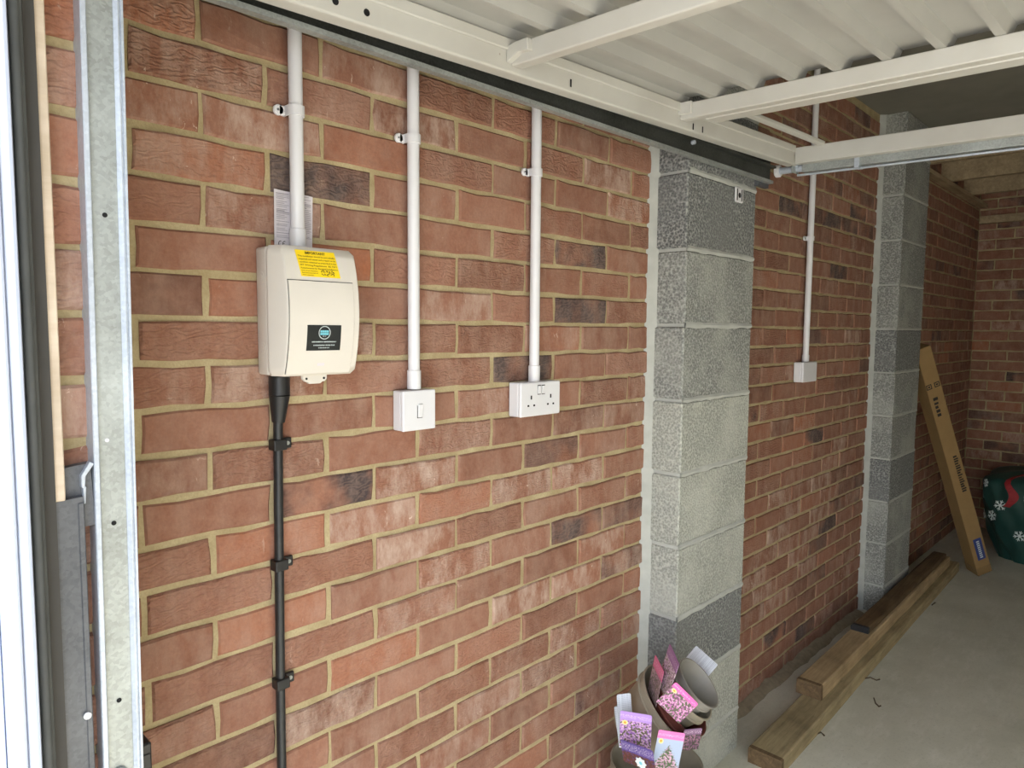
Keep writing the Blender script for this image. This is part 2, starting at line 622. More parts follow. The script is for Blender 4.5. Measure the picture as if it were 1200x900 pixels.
def variants(L, H, count, seed):
    r = random.Random(seed)
    out = []
    for i in range(count):
        v, f = brick_shape(r, L, H)
        me = bpy.data.meshes.new('brick')
        me.from_pydata(v, [], f)
        bm = bmesh.new()
        bm.from_mesh(me)
        bmesh.ops.recalc_face_normals(bm, faces=bm.faces)
        bm.to_mesh(me)
        bm.free()
        me.materials.append(M['brick'])
        out.append(me)
    return out


BRICKS = variants(0.215, 0.065, 12, 3)


def screen_area(c, du, dv):
    """how large a brick shows to the camera (0 when out of frame)"""
    q = Vector(c) - CAM
    d = q.dot(FWD)
    if d < 0.1:
        return 0
    x, y = q.dot(RIGHT) / d * 816, q.dot(UP) / d * 816
    if abs(x) > 640 or abs(y) > 490:
        return 0
    nrm = Vector(du).cross(Vector(dv))
    return abs(nrm.dot(q.normalized())) / (d * d)


def lay_bricks(parent, cells, origin, ux, out, limit, seed):
    """cells: (k, centre along the wall, length). ux: along the wall, out: the way its faces look"""
    r = random.Random(seed)
    ux, out = Vector(ux), Vector(out)
    todo = []
    for k, xc, L in cells:
        c = Vector(origin) + ux * xc + Vector((0, 0, 0.075 * k))
        todo.append((screen_area(c, ux * L, (0, 0, 0.065)), k, xc, L, c, tint(k, xc, r), r.uniform(-0.0022, 0.0022), r.choice(BRICKS)))
    todo.sort(key=lambda q: -q[0])
    rot = Matrix((ux, -out, Vector((0, 0, 1)))).transposed().to_4x4()
    sv, sf, st = [], [], []
    for i, (a, k, xc, L, c, tn, dz, me) in enumerate(todo):
        mw = Matrix.Translation(c + out * dz) @ rot @ Matrix.Diagonal((L / 0.215, 1, 1, 1))
        if i < limit and a > 0:
            o = bpy.data.objects.new('brick', me)
            COL.objects.link(o)
            o.parent = parent
            o.matrix_world = mw
            o.color = tn
        else:
            n0 = len(sv)
            sv += [tuple(mw @ v.co) for v in me.vertices]
            sf += [tuple(j + n0 for j in p.vertices) for p in me.polygons]
            st += [tn] * len(me.vertices)
    if sv:
        me = bpy.data.meshes.new('brickwork')
        me.from_pydata(sv, [], sf)
        at = me.color_attributes.new('tint', 'FLOAT_COLOR', 'POINT')
        for i, tn in enumerate(st):
            at.data[i].color = tn
        me.materials.append(M['brick_stuff'])
        o = bpy.data.objects.new('brickwork', me)
        COL.objects.link(o)
        o.parent = parent
        o['kind'] = 'stuff'


def courses(x0, x1, k0, k1, skip=()):
    """stretcher bond between x0 and x1, cut at the ends and at the skipped spans"""
    spans, a = [], x0
    for s0, s1 in skip:
        spans.append((a, s0))
        a = s1
    spans.append((a, x1))
    cells = []
    for k in range(k0, k1 + 1):
        off = 0.1125 if k % 2 else 0.0
        for a, b in spans:
            n = math.floor((a - off) / 0.225) - 1
            while off + n * 0.225 < b:
                l, rr = off + n * 0.225 + 0.005, off + (n + 1) * 0.225 - 0.005
                full = (l + rr) / 2
                l2, r2 = max(l, a), min(rr, b)
                if r2 - l2 > 0.02:
                    cells.append((k, full if r2 - l2 > 0.214 else (l2 + r2) / 2, r2 - l2))
                n += 1
    return cells


K0, K1 = -19, 14
wl = MB().box(-0.11, BACK + 0.1, 0.005, 0.2, FLOOR - 0.05, ROOF).build('wall_left', M['mortar'])
tag(wl, 'red brick side wall with sandy mortar', kind='structure')
lay_bricks(wl, courses(-0.10, BACK, K0, K1, [(P1[0] + 0.005, P1[1] - 0.005), (P2[0] + 0.005, P2[1] - 0.005)]),
           (0, 0, 0), (1, 0, 0), (0, -1, 0), 300, 11)

wb = MB().box(BACK + 0.005, BACK + 0.2, -2.95, 0.0, FLOOR - 0.05, ROOF).build('wall_back', M['mortar'])
tag(wb, 'red brick back wall in deep shade', kind='structure')
lay_bricks(wb, courses(-0.0, 2.9, K0, K1), (BACK, 0, 0), (0, -1, 0), (-1, 0, 0), 110, 12)

wr = MB().box(-0.35, BACK + 0.2, -2.95, -2.855, FLOOR - 0.05, ROOF).build('wall_right', M['painted'])  # unseen wall, its pale finish added to bounce light
tag(wr, 'unseen far wall of the garage, made pale to bounce light', kind='structure')

# the short return of wall at the door opening; its end faces the opening
wf = MB().box(-0.34, -0.115, -0.275, 0.2, FLOOR - 0.05, ROOF).build('wall_front', M['mortar'])
tag(wf, 'short brick return beside the door opening', kind='structure')
lay_bricks(wf, [(k, -0.2235 if k % 2 else -0.17, 0.215 if k % 2 else 0.102) for k in range(K0, K1 + 1)]
           + [(k, -0.2835, 0.102) for k in range(K0, K1 + 1) if k % 2 == 0],
           (0, -0.28, 0), (1, 0, 0), (0, -1, 0), 60, 14)
fr = MB().box(-0.34, -0.115, -2.855, -2.62, FLOOR - 0.05, ROOF).box(-0.34, -0.115, -2.62, -0.275, 0.66, ROOF).build('wall_front_far', M['mortar'])
tag(fr, 'brick return and lintel on the far side of the opening', kind='structure')

tag(MB().box(-0.34, BACK + 0.2, -2.95, 0.2, ROOF, ROOF + 0.1).build('ceiling', M['roof']), 'boarded garage roof above the joists', kind='structure')

# grubby mortar foot along the wall
r = random.Random(5)
mb = MB()
xs = [1.9 + i * 0.055 for i in range(30)]
v, f = [], []
for i, x in enumerate(xs):
    d = 0.045 + r.uniform(-0.006, 0.006)
    h = 0.02 + r.uniform(-0.008, 0.012)
    v += [(x, 0.01, FLOOR + h), (x, -d * 0.5, FLOOR + h * 0.7), (x, -d, FLOOR - 0.002)]
for i in range(len(xs) - 1):
    for j in range(2):
        f.append((i * 3 + j, i * 3 + j + 1, i * 3 + j + 4, i * 3 + j + 3))
mb.poly(v, f)
tag(mb.build('trim_1', M['dirt'], smooth=True), 'crumbled mortar foot along the base of the wall', kind='structure')


# block piers
def pier(x0, x1, seed, label, looks):
    r = random.Random(seed)
    root = MB().box(x0 + 0.006, x1 - 0.006, PD + 0.006, 0.01, FLOOR, ROOF - 0.0).build('concrete_block_pier', M['block_mortar'])
    tag(root, label, kind='structure')
    k = 0
    zs = [0.0375 + 0.225 * i for i in range(-7, 6)]
    for i, z in enumerate(zs):
        a, b = max(z + 0.005, FLOOR), min(z + 0.22, ROOF)
        if b - a < 0.02:
            continue
        e = [r.uniform(-0.002, 0.002) for _ in range(6)]
        m = MB().box(x0 + e[0], x1 + e[1], PD + e[2], 0.0, a + e[3] * 0.5, b + e[4] * 0.5)
        m.build('concrete_block', M[looks.get(i, 'block')], root, bevel=0.004, seg=1)
    # mortar run up the corner with the brickwork
    pts = []
    n = 44
    v, f = [], []
    for i in range(n + 1):
        z = FLOOR + (ROOF - FLOOR) * i / n
        w = 0.024 + r.uniform(-0.0015, 0.0015)
        v += [(x0 - w, 0.004, z), (x0 - w * 0.55, -0.006 + r.uniform(-0.002, 0.002), z), (x0 - 0.004, -0.016, z), (x0 + 0.003, -0.024, z)]
    for i in range(n):
        for j in range(3):
            f.append((i * 4 + j, i * 4 + j + 1, i * 4 + j + 5, i * 4 + j + 4))
    MB().poly(v, f).build('mortar_fillet', M['block_mortar'], root, smooth=True)
    # smears of mortar left on the joints
    for i, z in enumerate(zs):
        if z < FLOOR + 0.05 or z > ROOF - 0.05:
            continue
        v, f = [], []
        nn = 16
        for q in range(nn + 1):
            x = x0 + 0.004 + (x1 - x0 - 0.008) * q / nn
            h0 = 0.006 + r.uniform(0, 0.005)
            h1 = 0.006 + r.uniform(0, 0.004)
            v += [(x, PD - 0.0002, z + 0.0025 - h0), (x, PD - 0.0035, z + 0.0025), (x, PD - 0.0002, z + 0.0025 + h1)]
        for q in range(nn):
            for j in range(2):
                f.append((q * 3 + j, q * 3 + j + 1, q * 3 + j + 4, q * 3 + j + 3))
        MB().poly(v, f).build('mortar_joint', M['block_mortar'], root, smooth=True)
    return root


pier(P1[0], P1[1], 21, 'grey concrete block pier behind the plant pots', {2: 'block_dark', 3: 'block_pale', 4: 'block_pale', 5: 'block_pale', 8: 'block_dark', 9: 'block_dark', 1: 'block_pale', 0: 'block_pale'})
pier(P2[0], P2[1], 22, 'grey concrete block pier beside the leaning carton', {3: 'block_dark', 6: 'block_dark'})

# roof timbers
for i, x in enumerate((4.15, 4.75, 5.35)):
    o = MB().box(x - 0.022, x + 0.022, -2.85, 0.0, ROOF - 0.15, ROOF).build('roof_joist', M['joist'])
    tag(o, ['sawn roof joist just beyond the pier beside the carton',
            'sawn roof joist above the leaning carton', 'sawn roof joist next to the back wall'][i], 'joist', 'roof joists')
o = MB().box(4.0, BACK - 0.03, -0.055, -0.001, 0.945, ROOF - 0.15).build('wall_plate', M['joist'])
tag(o, 'pale timber plate along the top of the side wall', 'beam')
o = MB().box(BACK - 0.05, BACK - 0.003, -2.85, -0.01, 0.83, 0.885).build('wall_batten', M['joist'])
tag(o, 'pale timber rail fixed across the top of the back wall', 'beam')

# ------------------------------------------------------------------ left side of the opening
root = empty('door_frame', (-0.25, -0.33, FLOOR), 'white plastic door frame upright at the edge of the opening', 'door frame')
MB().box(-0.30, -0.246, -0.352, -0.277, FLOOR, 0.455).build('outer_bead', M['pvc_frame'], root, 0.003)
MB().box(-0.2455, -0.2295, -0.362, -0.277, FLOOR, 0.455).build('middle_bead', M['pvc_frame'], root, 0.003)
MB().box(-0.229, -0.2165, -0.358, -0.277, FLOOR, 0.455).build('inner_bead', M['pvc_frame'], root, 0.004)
rebase(root)
root = empty('weather_seal', (-0.2, -0.33, FLOOR), 'dark grey rubber weather seal strip beside the white frame', 'seal')
MB().box(-0.2160, -0.200, -0.338, -0.284, FLOOR, 0.455).build('seal_strip', M['rubber'], root, 0.004)
MB().tube((-0.2085, -0.340, FLOOR), (-0.2085, -0.340, 0.455), 0.0045).build('seal_lip', M['rubber'], root, smooth=True)
MB().box(-0.200, -0.186, -0.318, -0.284, FLOOR, 0.455).build('back_strip', M['gap'], root)
rebase(root)
o = MB().box(-0.187, -0.1755, -0.313, -0.286, -0.170, 0.455).build('wood_batten', M['batten'], bevel=0.0012, seg=1)
tag(o, 'pale planed wooden batten ending above the grey steel plate', 'batten')

root = empty('frame_post', (-0.12, -0.28, FLOOR), 'galvanised steel channel post standing beside the brick wall', 'post')
tilt = 0.0075
def lean(z):
    return (z - 0.0) * tilt
def lpr(m, pts, z0, z1):
    n = len(pts)
    v = [(x + lean(z0), y, z0) for x, y in pts] + [(x + lean(z1), y, z1) for x, y in pts]
    f = [(i, (i + 1) % n, n + (i + 1) % n, n + i) for i in range(n)] + [tuple(range(n - 1, -1, -1)), tuple(range(n, 2 * n))]
    return m.poly(v, f)
lpr(MB(), [(-0.137, -0.298), (-0.109, -0.298), (-0.109, -0.252), (-0.137, -0.252)], FLOOR, 0.455).build('web', M['galv'], root)
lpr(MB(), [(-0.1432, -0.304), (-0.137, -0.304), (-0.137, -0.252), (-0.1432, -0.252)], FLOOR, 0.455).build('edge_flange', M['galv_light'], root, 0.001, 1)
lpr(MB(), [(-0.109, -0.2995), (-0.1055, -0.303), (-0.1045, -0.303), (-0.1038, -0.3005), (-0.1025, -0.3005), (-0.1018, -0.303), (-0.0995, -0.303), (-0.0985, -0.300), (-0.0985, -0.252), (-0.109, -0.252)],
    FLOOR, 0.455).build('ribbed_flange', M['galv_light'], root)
for z in (-0.208, 0.15, -0.425):
    x = -0.123 + lean(z)
    MB().tube((x, -0.2984, z), (x, -0.2988, z), 0.0028, n=12).build('bolt_hole', M['hole'], root)
x = -0.127 + lean(-0.2)
MB().tube((x, -0.298, -0.109), (x, -0.2992, -0.109), 0.0022, n=10).build('rivet', M['pvc'], root)
x = -0.126 + lean(-0.5)
MB().tube((x, -0.298, -0.517), (x, -0.302, -0.517), 0.0095, n=20).build('bolt_head', M['galv'], root, 0.0008, 1)
rebase(root)

root = empty('steel_plate', (-0.17, -0.30, FLOOR), 'dark grey steel cover plate below the wooden batten', 'plate')
MB().prism([(-0.186, -0.1705), (-0.158, -0.1685), (-0.1575, -0.19), (-0.1595, FLOOR), (-0.190, FLOOR)], 1, -0.311, -0.300).build('face', M['zinc_dark'], root)
lpr2 = MB().box(-0.164, -0.1575, -0.3125, -0.300, FLOOR, -0.175)
lpr2.build('folded_edge', M['zinc_dark'], root, 0.001, 1)
MB().tube((-0.1635, -0.3125, -0.423), (-0.1635, -0.3150, -0.423), 0.0042, n=14).build('screw_cap', M['pvc'], root, 0.0006, 1)
rebase(root)
root = empty('latch_bracket', (-0.158, -0.29, -0.2), 'bent zinc latch bracket on a small dark plate by the post', 'bracket')
MB().prism([(-0.1745, -0.136), (-0.147, -0.133), (-0.1435, -0.206), (-0.1755, -0.206)], 1, -0.299, -0.285).build('plate', M['zinc_dark'], root)
MB().prism([(-0.1490, -0.1305), (-0.1445, -0.1335), (-0.1535, -0.1465), (-0.1545, -0.1585), (-0.1532, -0.1590), (-0.1545, -0.178), (-0.1565, -0.1785), (-0.1565, -0.1600), (-0.1580, -0.1592), (-0.1580, -0.1455)], 1, -0.306, -0.297).build('hook', M['galv_light'], root, 0.0006, 1)
rebase(root)
root = empty('spring_cover', (-0.08, -0.27, -0.54), 'small black plastic box at the side of the steel post', 'cover')
MB().box(-0.101, -0.0865, -0.282, -0.235, -0.72, -0.502).build('body', M['black'], root, 0.002, 1)
MB().box(-0.0995, -0.088, -0.2835, -0.2815, -0.71, -0.515).build('front_panel', M['black'], root, 0.001, 1)
rebase(root)

# ------------------------------------------------------------------ raised garage door
door = bpy.data.objects.new('garage_door', None)
COL.objects.link(door)
ex = Vector((1, 0, 0.040)).normalized()
ey = Vector((0, 1, 0.026))
ey = (ey - ex * ey.dot(ex)).normalized()
ez = ex.cross(ey)
O0 = Vector((0.13, -0.185, 0.507))
door.matrix_world = Matrix(((ex.x, ey.x, ez.x, O0.x), (ex.y, ey.y, ez.y, O0.y), (ex.z, ey.z, ez.z, O0.z), (0, 0, 0, 1)))
tag(door, 'white steel up-and-over garage door raised flat overhead', 'garage door')
XE = 1.895         # inner end of the door
DW = -2.30         # width across the opening
for ya, yb in ((-0.018, 0.018), (DW - 0.018, DW + 0.018)):
    sr = MB().box(-0.42, XE, ya, yb, 0.0, 0.048).build('side_rail', M['door'], door, 0.004, 2)
    MB().box(-0.42, XE - 0.03, ya - 0.006 if ya > -1 else yb, ya if ya > -1 else yb + 0.006, 0.040, 0.062).build('rail_lip', M['door'], sr, 0.002, 1)
    if ya > -1:
        for hx, hz in ((0.112, 0.022), (0.170, 0.021)):
            m = MB().tube((hx, -0.0182, hz), (hx, -0.0188, hz), 0.0058, n=16)
            m.build('bolt_hole', M['hole'], sr)
        for hx, hz in ((0.690, 0.019), (1.205, 0.014), (1.255, 0.014)):
            MB().box(hx - 0.0025, hx + 0.0025, -0.0188, -0.0182, hz - 0.008, hz + 0.008).build('slot', M['hole'], sr)
# ribbed sheet: pans with narrow raised ribs running the length of the door
prof = [(0.016, 0.0495), (-0.012, 0.0495), (-0.022, 0.082)]
y = -0.03
while y > DW + 0.03:
    prof += [(y, 0.082), (y - 0.062, 0.082), (y - 0.072, 0.058), (y - 0.090, 0.058), (y - 0.100, 0.082)]
    y -= 0.1003
outl = prof + [(p[0], p[1] + 0.002) for p in reversed(prof)]
n = len(prof)
v = [(xx, p[0], p[1]) for xx in (-0.42, 1.175) for p in prof]
f = [(i, i + 1, n + i + 1, n + i) for i in range(n - 1)]
sh = MB().poly(v, f).build('ribbed_sheet', M['sheet'], door)
sm = sh.modifiers.new('thickness', 'SOLIDIFY')
sm.thickness = 0.0015
MB().box(-0.42, -0.40, DW, 0.0, 0.0, 0.085).build('front_lip', M['door'], door, 0.002, 1)


def cross_rail(x, z0, z1, w, flange, parent=door):
    m = MB()
    m.box(x, x + w, DW + 0.02, -0.020, z0, z1)
    o = m.build('cross_rail', M['door'], parent, 0.003, 2)
    if flange:
        MB().box(x + w, x + flange, DW + 0.02, -0.075, z0 - 0.002, z0 + 0.012).build('rail_flange', M['door'], o, 0.002, 1)
    return o


cross_rail(0.505, 0.012, 0.052, 0.030, 0)
MB().prism([(-0.0195, 0.016), (-0.0195, 0.046), (-0.045, 0.05), (-0.075, 0.05), (-0.075, 0.028), (-0.05, 0.030)], 0, 0.492, 0.506).build('rail_bracket', M['door'], door, 0.001, 1)
c2 = cross_rail(1.135, 0.018, 0.058, 0.032, 0.085)
MB().box(1.128, 1.136, -0.055, -0.0185, 0.030, 0.060).build('rail_bracket', M['door'], door, 0.001, 1)
c3 = cross_rail(1.865, 0.002, 0.055, 0.035, 0)
MB().box(1.22, 1.865, -0.118, -0.095, 0.05, 0.062).build('bay_bar', M['door'], door, 0.002, 1)
# galvanised bar, hanger and roller under the inner end
gb = MB().box(1.902, 1.935, DW, -0.03, -0.022, 0.006).build('spring_bar', M['galv'], door, 0.003, 2)
MB().box(1.896, 1.940, -0.215, -0.200, -0.030, 0.004).build('bar_clamp', M['galv_light'], gb, 0.001, 1)
MB().tube((1.918, -0.70, -0.028), (1.918, -0.01, -0.028), 0.004, n=10).build('tie_rod', M['galv_light'], gb, smooth=True)
MB().tube((1.918, 0.066, -0.006), (1.918, 0.05, -0.006), 0.021, n=24).build('roller', M['pvc'], door, 0.002, 1)
MB().tube((1.918, 0.05, -0.006), (1.918, -0.04, -0.006), 0.012, n=18).build('roller_spindle', M['galv_light'], door, smooth=True)
MB().box(1.880, 1.935, -0.008, -0.003, -0.022, 0.030).build('roller_plate', M['galv'], door, 0.001, 1)
MB().tube((1.905, -0.009, 0.000), (1.905, -0.016, 0.000), 0.006, n=6).build('bolt_head', M['galv_light'], door)
MB().tube((1.27, 0.022, -0.012), (1.27, 0.012, -0.012), 0.006, n=6).build('bolt_head', M['galv_light'], door)

# the track that carries the rollers: a channel open towards the door
tr = empty('door_track', (0.0, -0.145, 0.5), 'steel door track along the side wall, its inside coloured dark for shade', 'track')
def tprism(pts, name, mat, x0=-0.10, x1=1.955, sl=0.012):
    n = len(pts)
    v = [(x0, y, z + (x0) * sl) for y, z in pts] + [(x1, y, z + x1 * sl) for y, z in pts]
    f = [(i, (i + 1) % n, n + (i + 1) % n, n + i) for i in range(n)] + [tuple(range(n - 1, -1, -1)), tuple(range(n, 2 * n))]
    return MB().poly(v, f).build(name, mat, tr)
tprism([(-0.1365, 0.496), (-0.1365, 0.60), (-0.1385, 0.60), (-0.1385, 0.4985), (-0.150, 0.4985), (-0.150, 0.505), (-0.1525, 0.505), (-0.1525, 0.496)], 'channel', M['galv'])
tprism([(-0.1386, 0.500), (-0.1386, 0.598), (-0.140, 0.598), (-0.140, 0.500)], 'web_shade', M['track'])  # added dark strip standing for the shade inside the channel
tprism([(-0.140, 0.545), (-0.160, 0.545), (-0.160, 0.552), (-0.140, 0.552)], 'upper_flange', M['track'])
tprism([(-0.1365, 0.600), (-0.160, 0.600), (-0.160, 0.604), (-0.1365, 0.604)], 'top_plate', M['track'])
MB().box(1.880, 1.955, -0.1365, -0.1205, 0.505, 0.56).build('end_bracket', M['zinc_dark'], tr, 0.001, 1)
rebase(tr)

# ------------------------------------------------------------------ conduit and fittings on the wall
def conduit(x, z0, label, clip_z, side, coupler=0.04):
    root = empty('conduit', (x, -0.019, z0), label, 'conduit', 'white conduit drops on the wall')
    MB().tube((x, -0.019, z0 + 0.002), (x, -0.019, ROOF - 0.01), 0.0125, n=24).build('pipe', M['pvc'], root, smooth=True)
    MB().tube((x, -0.019, z0), (x, -0.019, z0 + coupler), 0.0148, n=24).build('coupler', M['pvc'], root, 0.0008, 1, smooth=True)
    for cz in clip_z:
        cl = MB()
        pts = []
        for i in range(13):
            t = PI * i / 12
            pts.append((x + 0.0155 * math.cos(t), -0.019 - 0.0155 * math.sin(t)))
        inner = [(x + 0.0126 * math.cos(PI * i / 12), -0.019 - 0.0126 * math.sin(PI * i / 12)) for i in range(13)]
        outl = [(x + 0.0155, -0.001)] + pts + [(x - 0.0155, -0.001), (x - 0.0126, -0.001)] + inner[::-1] + [(x + 0.0126, -0.001)]
        cl.prism(outl, 2, cz - 0.009, cz + 0.009)
        c = cl.build('saddle_clip', M['pvc'], root)
        MB().tube((x + side * 0.026, -0.0005, cz), (x + side * 0.026, -0.0075, cz), 0.0095, n=20).box(min(x + side * 0.012, x + side * 0.026), max(x + side * 0.012, x + side * 0.026), -0.0075, -0.0005, cz - 0.0085, cz + 0.0085).build('fixing_lug', M['pvc'], c, 0.0012, 1)
        MB().tube((x + side * 0.028, -0.0075, cz), (x + side * 0.028, -0.0083, cz), 0.0022, n=12).build('screw', M['zinc_dark'], c)
    return rebase(root)


conduit(0.272, 0.162, 'white plastic conduit rising from the cream enclosure', [0.410], -1)
conduit(0.536, -0.105, 'white plastic conduit rising from the light switch', [0.413], -1)
conduit(0.9135, -0.107, 'white plastic conduit rising from the double socket beside the light switch', [0.406], -1)
conduit(2.632, -0.107, 'white plastic conduit between the two block piers', [0.413], -1, 0.03)

# light switch
root = empty('light_switch', (0.537, 0, -0.149), 'white surface-mounted single light switch on the brick wall', 'switch')
MB().box(0.494, 0.580, -0.028, -0.0005, -0.191, -0.107).build('back_box', M['pvc'], root, 0.003, 2)
pl = MB().box(0.4935, 0.5805, -0.037, -0.0275, -0.1915, -0.1065).build('faceplate', M['pvc'], root, 0.003, 3)
rk = MB().prism([(-0.0368, -0.164), (-0.0395, -0.164), (-0.0425, -0.136), (-0.0368, -0.136)], 0, 0.5315, 0.5425).build('rocker', M['pvc'], pl, 0.0006, 1)
MB().box(0.530, 0.544, -0.0374, -0.0365, -0.1655, -0.1385).build('rocker_gap', M['gap'], pl)
rebase(root)

# double socket
def socket(x0, root_label, detail):
    root = empty('double_socket', (x0 + 0.073, 0, -0.149), root_label, 'socket')
    x1 = x0 + 0.1465
    MB().box(x0, x1, -0.033, -0.0005, -0.191, -0.107).build('back_box', M['pvc'], root, 0.003, 2)
    pl = MB().box(x0 - 0.0005, x1 + 0.0005, -0.042, -0.0325, -0.1915, -0.1065).build('faceplate', M['pvc'], root, 0.004, 3)
    cx = (x0 + x1) / 2
    if detail:
        for s in (-1, 1):
            sx = cx + s * 0.0075
            MB().box(sx - 0.0060, sx + 0.0060, -0.0424, -0.0415, -0.1385, -0.1145).build('rocker_gap', M['gap'], pl)
            MB().prism([(-0.0418, -0.1365), (-0.0435, -0.1365), (-0.0462, -0.1165), (-0.0418, -0.1165)], 0, sx - 0.0050, sx + 0.0050).build('rocker', M['pvc'], pl, 0.0005, 1)
            ox = cx + s * 0.036
            MB().box(ox - 0.0022, ox + 0.0022, -0.0425, -0.0416, -0.1490, -0.1395).build('earth_slot', M['hole'], pl)
            for q in (-1, 1):
                MB().box(ox + q * 0.0105 - 0.003, ox + q * 0.0105 + 0.003, -0.0425, -0.0416, -0.1665, -0.1620).build('pin_slot', M['hole'], pl)
    return rebase(root)


socket(0.842, 'white double power socket with two rockers on the brick wall', True)
socket(2.557, 'white socket box on the wall between the two block piers', False)

# ------------------------------------------------------------------ cream enclosure
def front(z):
    return -0.074 - 0.021 * (1 - ((z - 0.05) / 0.115) ** 2)


EX0, EX1, EZ0, EZ1 = 0.2005, 0.362, -0.062, 0.165
enc = empty('electrical_enclosure', (0.281, 0, EZ0), 'cream plastic electrical enclosure with yellow warning label', 'enclosure')
base = MB().box(EX0 - 0.001, EX1 + 0.001, -0.040, -0.0005, EZ0 + 0.001, EZ1 - 0.001).build('back_box', M['cream'], enc, 0.005, 3, True)
for kz in (0.110, -0.013):
    MB().tube((EX0 - 0.0009, -0.022, kz), (EX0 - 0.0018, -0.022, kz), 0.0105, n=28).build('knockout', M['cream'], base, 0.0006, 1)
    MB().tube((EX0 - 0.0016, -0.022, kz), (EX0 - 0.0024, -0.022, kz), 0.0055, n=20).build('knockout_centre', M['cream'], base, 0.0004, 1)
secs = []
NZ = 26
for i in range(NZ + 1):
    z = EZ0 + (EZ1 - EZ0) * i / NZ
    t = min(1.0, min(z - EZ0, EZ1 - z) / 0.012)
    soft = math.sqrt(max(0.0, 1 - (1 - t) ** 2))
    fz = -0.046 + (front(z) + 0.046) * (0.80 + 0.20 * soft)
    q = 0.005 * (1 - soft)
    L, R = EX0 + 0.0005 + q, EX1 - 0.0005 - q
    secs.append([(L, -0.0385), (L - 0.002, -0.0415), (L - 0.002, -0.046), (L + 0.0005, -0.049), (L + 0.0070, fz + 0.004), (L + 0.0105, fz),
                 (R - 0.0105, fz), (R - 0.0070, fz + 0.004), (R - 0.0005, -0.049), (R + 0.002, -0.046), (R + 0.002, -0.0415), (R, -0.0385)])
v, f = [], []
for i, s_ in enumerate(secs):
    z = EZ0 + (EZ1 - EZ0) * i / NZ
    v += [(x, y, z) for x, y in s_]
n = len(secs[0])
for i in range(NZ):
    for j in range(n):
        f.append((i * n + j, i * n + (j + 1) % n, (i + 1) * n + (j + 1) % n, (i + 1) * n + j))
f += [tuple(range(n)), tuple(NZ * n + j for j in range(n))]
cover = MB().poly(v, f).build('cover', M['cream'], enc, smooth=True)


def sheet(x0, x1, z0, z1, off, mat, name, parent, nz=14, slant=0.0, thick=None, zf=front):
    """a patch that follows the bowed front of the enclosure"""
    v, f = [], []
    th = 0.0006 if thick is None else thick
    for i in range(nz + 1):
        z = z0 + (z1 - z0) * i / nz
        sx = slant * (1 - i / nz)
        for yy in (zf(z) - off, zf(z) - off + th):
            v += [(x0 + sx, yy, z), (x1 + sx, yy, z)]
    for i in range(nz):
        a, b = i * 4, i * 4 + 4
        f += [(a, a + 1, b + 1, b), (a + 2, b + 2, b + 3, a + 3), (a, b, b + 2, a + 2), (a + 1, a + 3, b + 3, b + 1)]
    f += [(0, 2, 3, 1), (nz * 4, nz * 4 + 1, nz * 4 + 3, nz * 4 + 2)]
    return MB().poly(v, f).build(name, mat, parent)


# the hinged flap, its dark joint line showing round it
sheet(0.2115, 0.3405, -0.0575, 0.1055, 0.0003, M['gap'], 'flap_joint', enc)
flap = sheet(0.2125, 0.3390, -0.0580, 0.1040, 0.0024, M['cream'], 'flap', enc, thick=0.0022)
sheet(0.270, 0.284, -0.0445, -0.0395, 0.0027, M['paper'], 'moulded_mark', flap, 2)


def font_mesh(text, size, bold=0.0):
    cu = bpy.data.curves.new('t', 'FONT')
    cu.body = text
    cu.size = size
    cu.offset = bold
    cu.align_x = 'LEFT'
    cu.resolution_u = 2
    o = bpy.data.objects.new('t', cu)
    COL.objects.link(o)
    dg = bpy.context.evaluated_depsgraph_get()
    me = bpy.data.meshes.new_from_object(o.evaluated_get(dg))
    vs = [tuple(q.co) for q in me.vertices]
    fs = [tuple(p.vertices) for p in me.polygons]
    bpy.data.objects.remove(o, do_unlink=True)
    bpy.data.curves.remove(cu)
    bpy.data.meshes.remove(me)
    return vs, fs


def lettering(m, text, x, z, size, width=None, bold=0.0, place=None):
    """adds flat letters to m; place maps (x, z) to a 3D point"""
    vs, fs = font_mesh(text, size, bold)
    if not vs:
        return
    w = max(q[0] for q in vs)
    k = (width / w) if width else 1.0
    m.poly([place(x + q[0] * k, z + q[1]) for q in vs], fs)


# yellow label
LX0, LX1, LZ0, LZ1 = 0.233, 0.310, 0.112, 0.158
lab = sheet(LX0, LX1, LZ0, LZ1, 0.0011, M['yellow'], 'warning_label', enc, 8, slant=0.006)
lab['label'] = 'yellow label headed IMPORTANT with small black print'
yl = lambda x, z: (x + 0.006 * (LZ1 - z) / (LZ1 - LZ0), front(z) - 0.0014, z)
m = MB()
lettering(m, 'IMPORTANT', 0.2505, 0.1515, 0.0062, 0.040, 0.00018, yl)
m.build('heading', M['ink'], lab)
m = MB()
for i, t in enumerate(['This installation should be periodically', 'inspected and tested and a report on its', 'condition obtained as prescribed in the',
                       'IET Wiring Regulations  BS 7671', 'Requirements for Electrical Installations']):
    lettering(m, t, 0.2355, 0.1462 - i * 0.0052, 0.0040, 0.072, 0.00008, yl)
for i, t in enumerate(['Date of last inspection', 'Recommended date of', 'next inspection']):
    lettering(m, t, 0.2355, 0.1212 - i * 0.0037, 0.0030, 0.031 if i < 2 else 0.022, 0.00005, yl)
m.build('small_print', M['ink_soft'], lab)
m = MB()
r = random.Random(4)
for row in range(2):
    for q in range(6):
        x = 0.2735 + q * 0.0045
        z = 0.1225 - row * 0.0055
        a = [(x + r.uniform(-0.001, 0.0045), z + r.uniform(-0.0022, 0.0028)) for _ in range(4)]
        m.path([(yl(*p)[0], yl(*p)[1] - 0.0003, p[1]) for p in a], 0.00055, 5)
m.build('handwriting', M['ink'], lab)

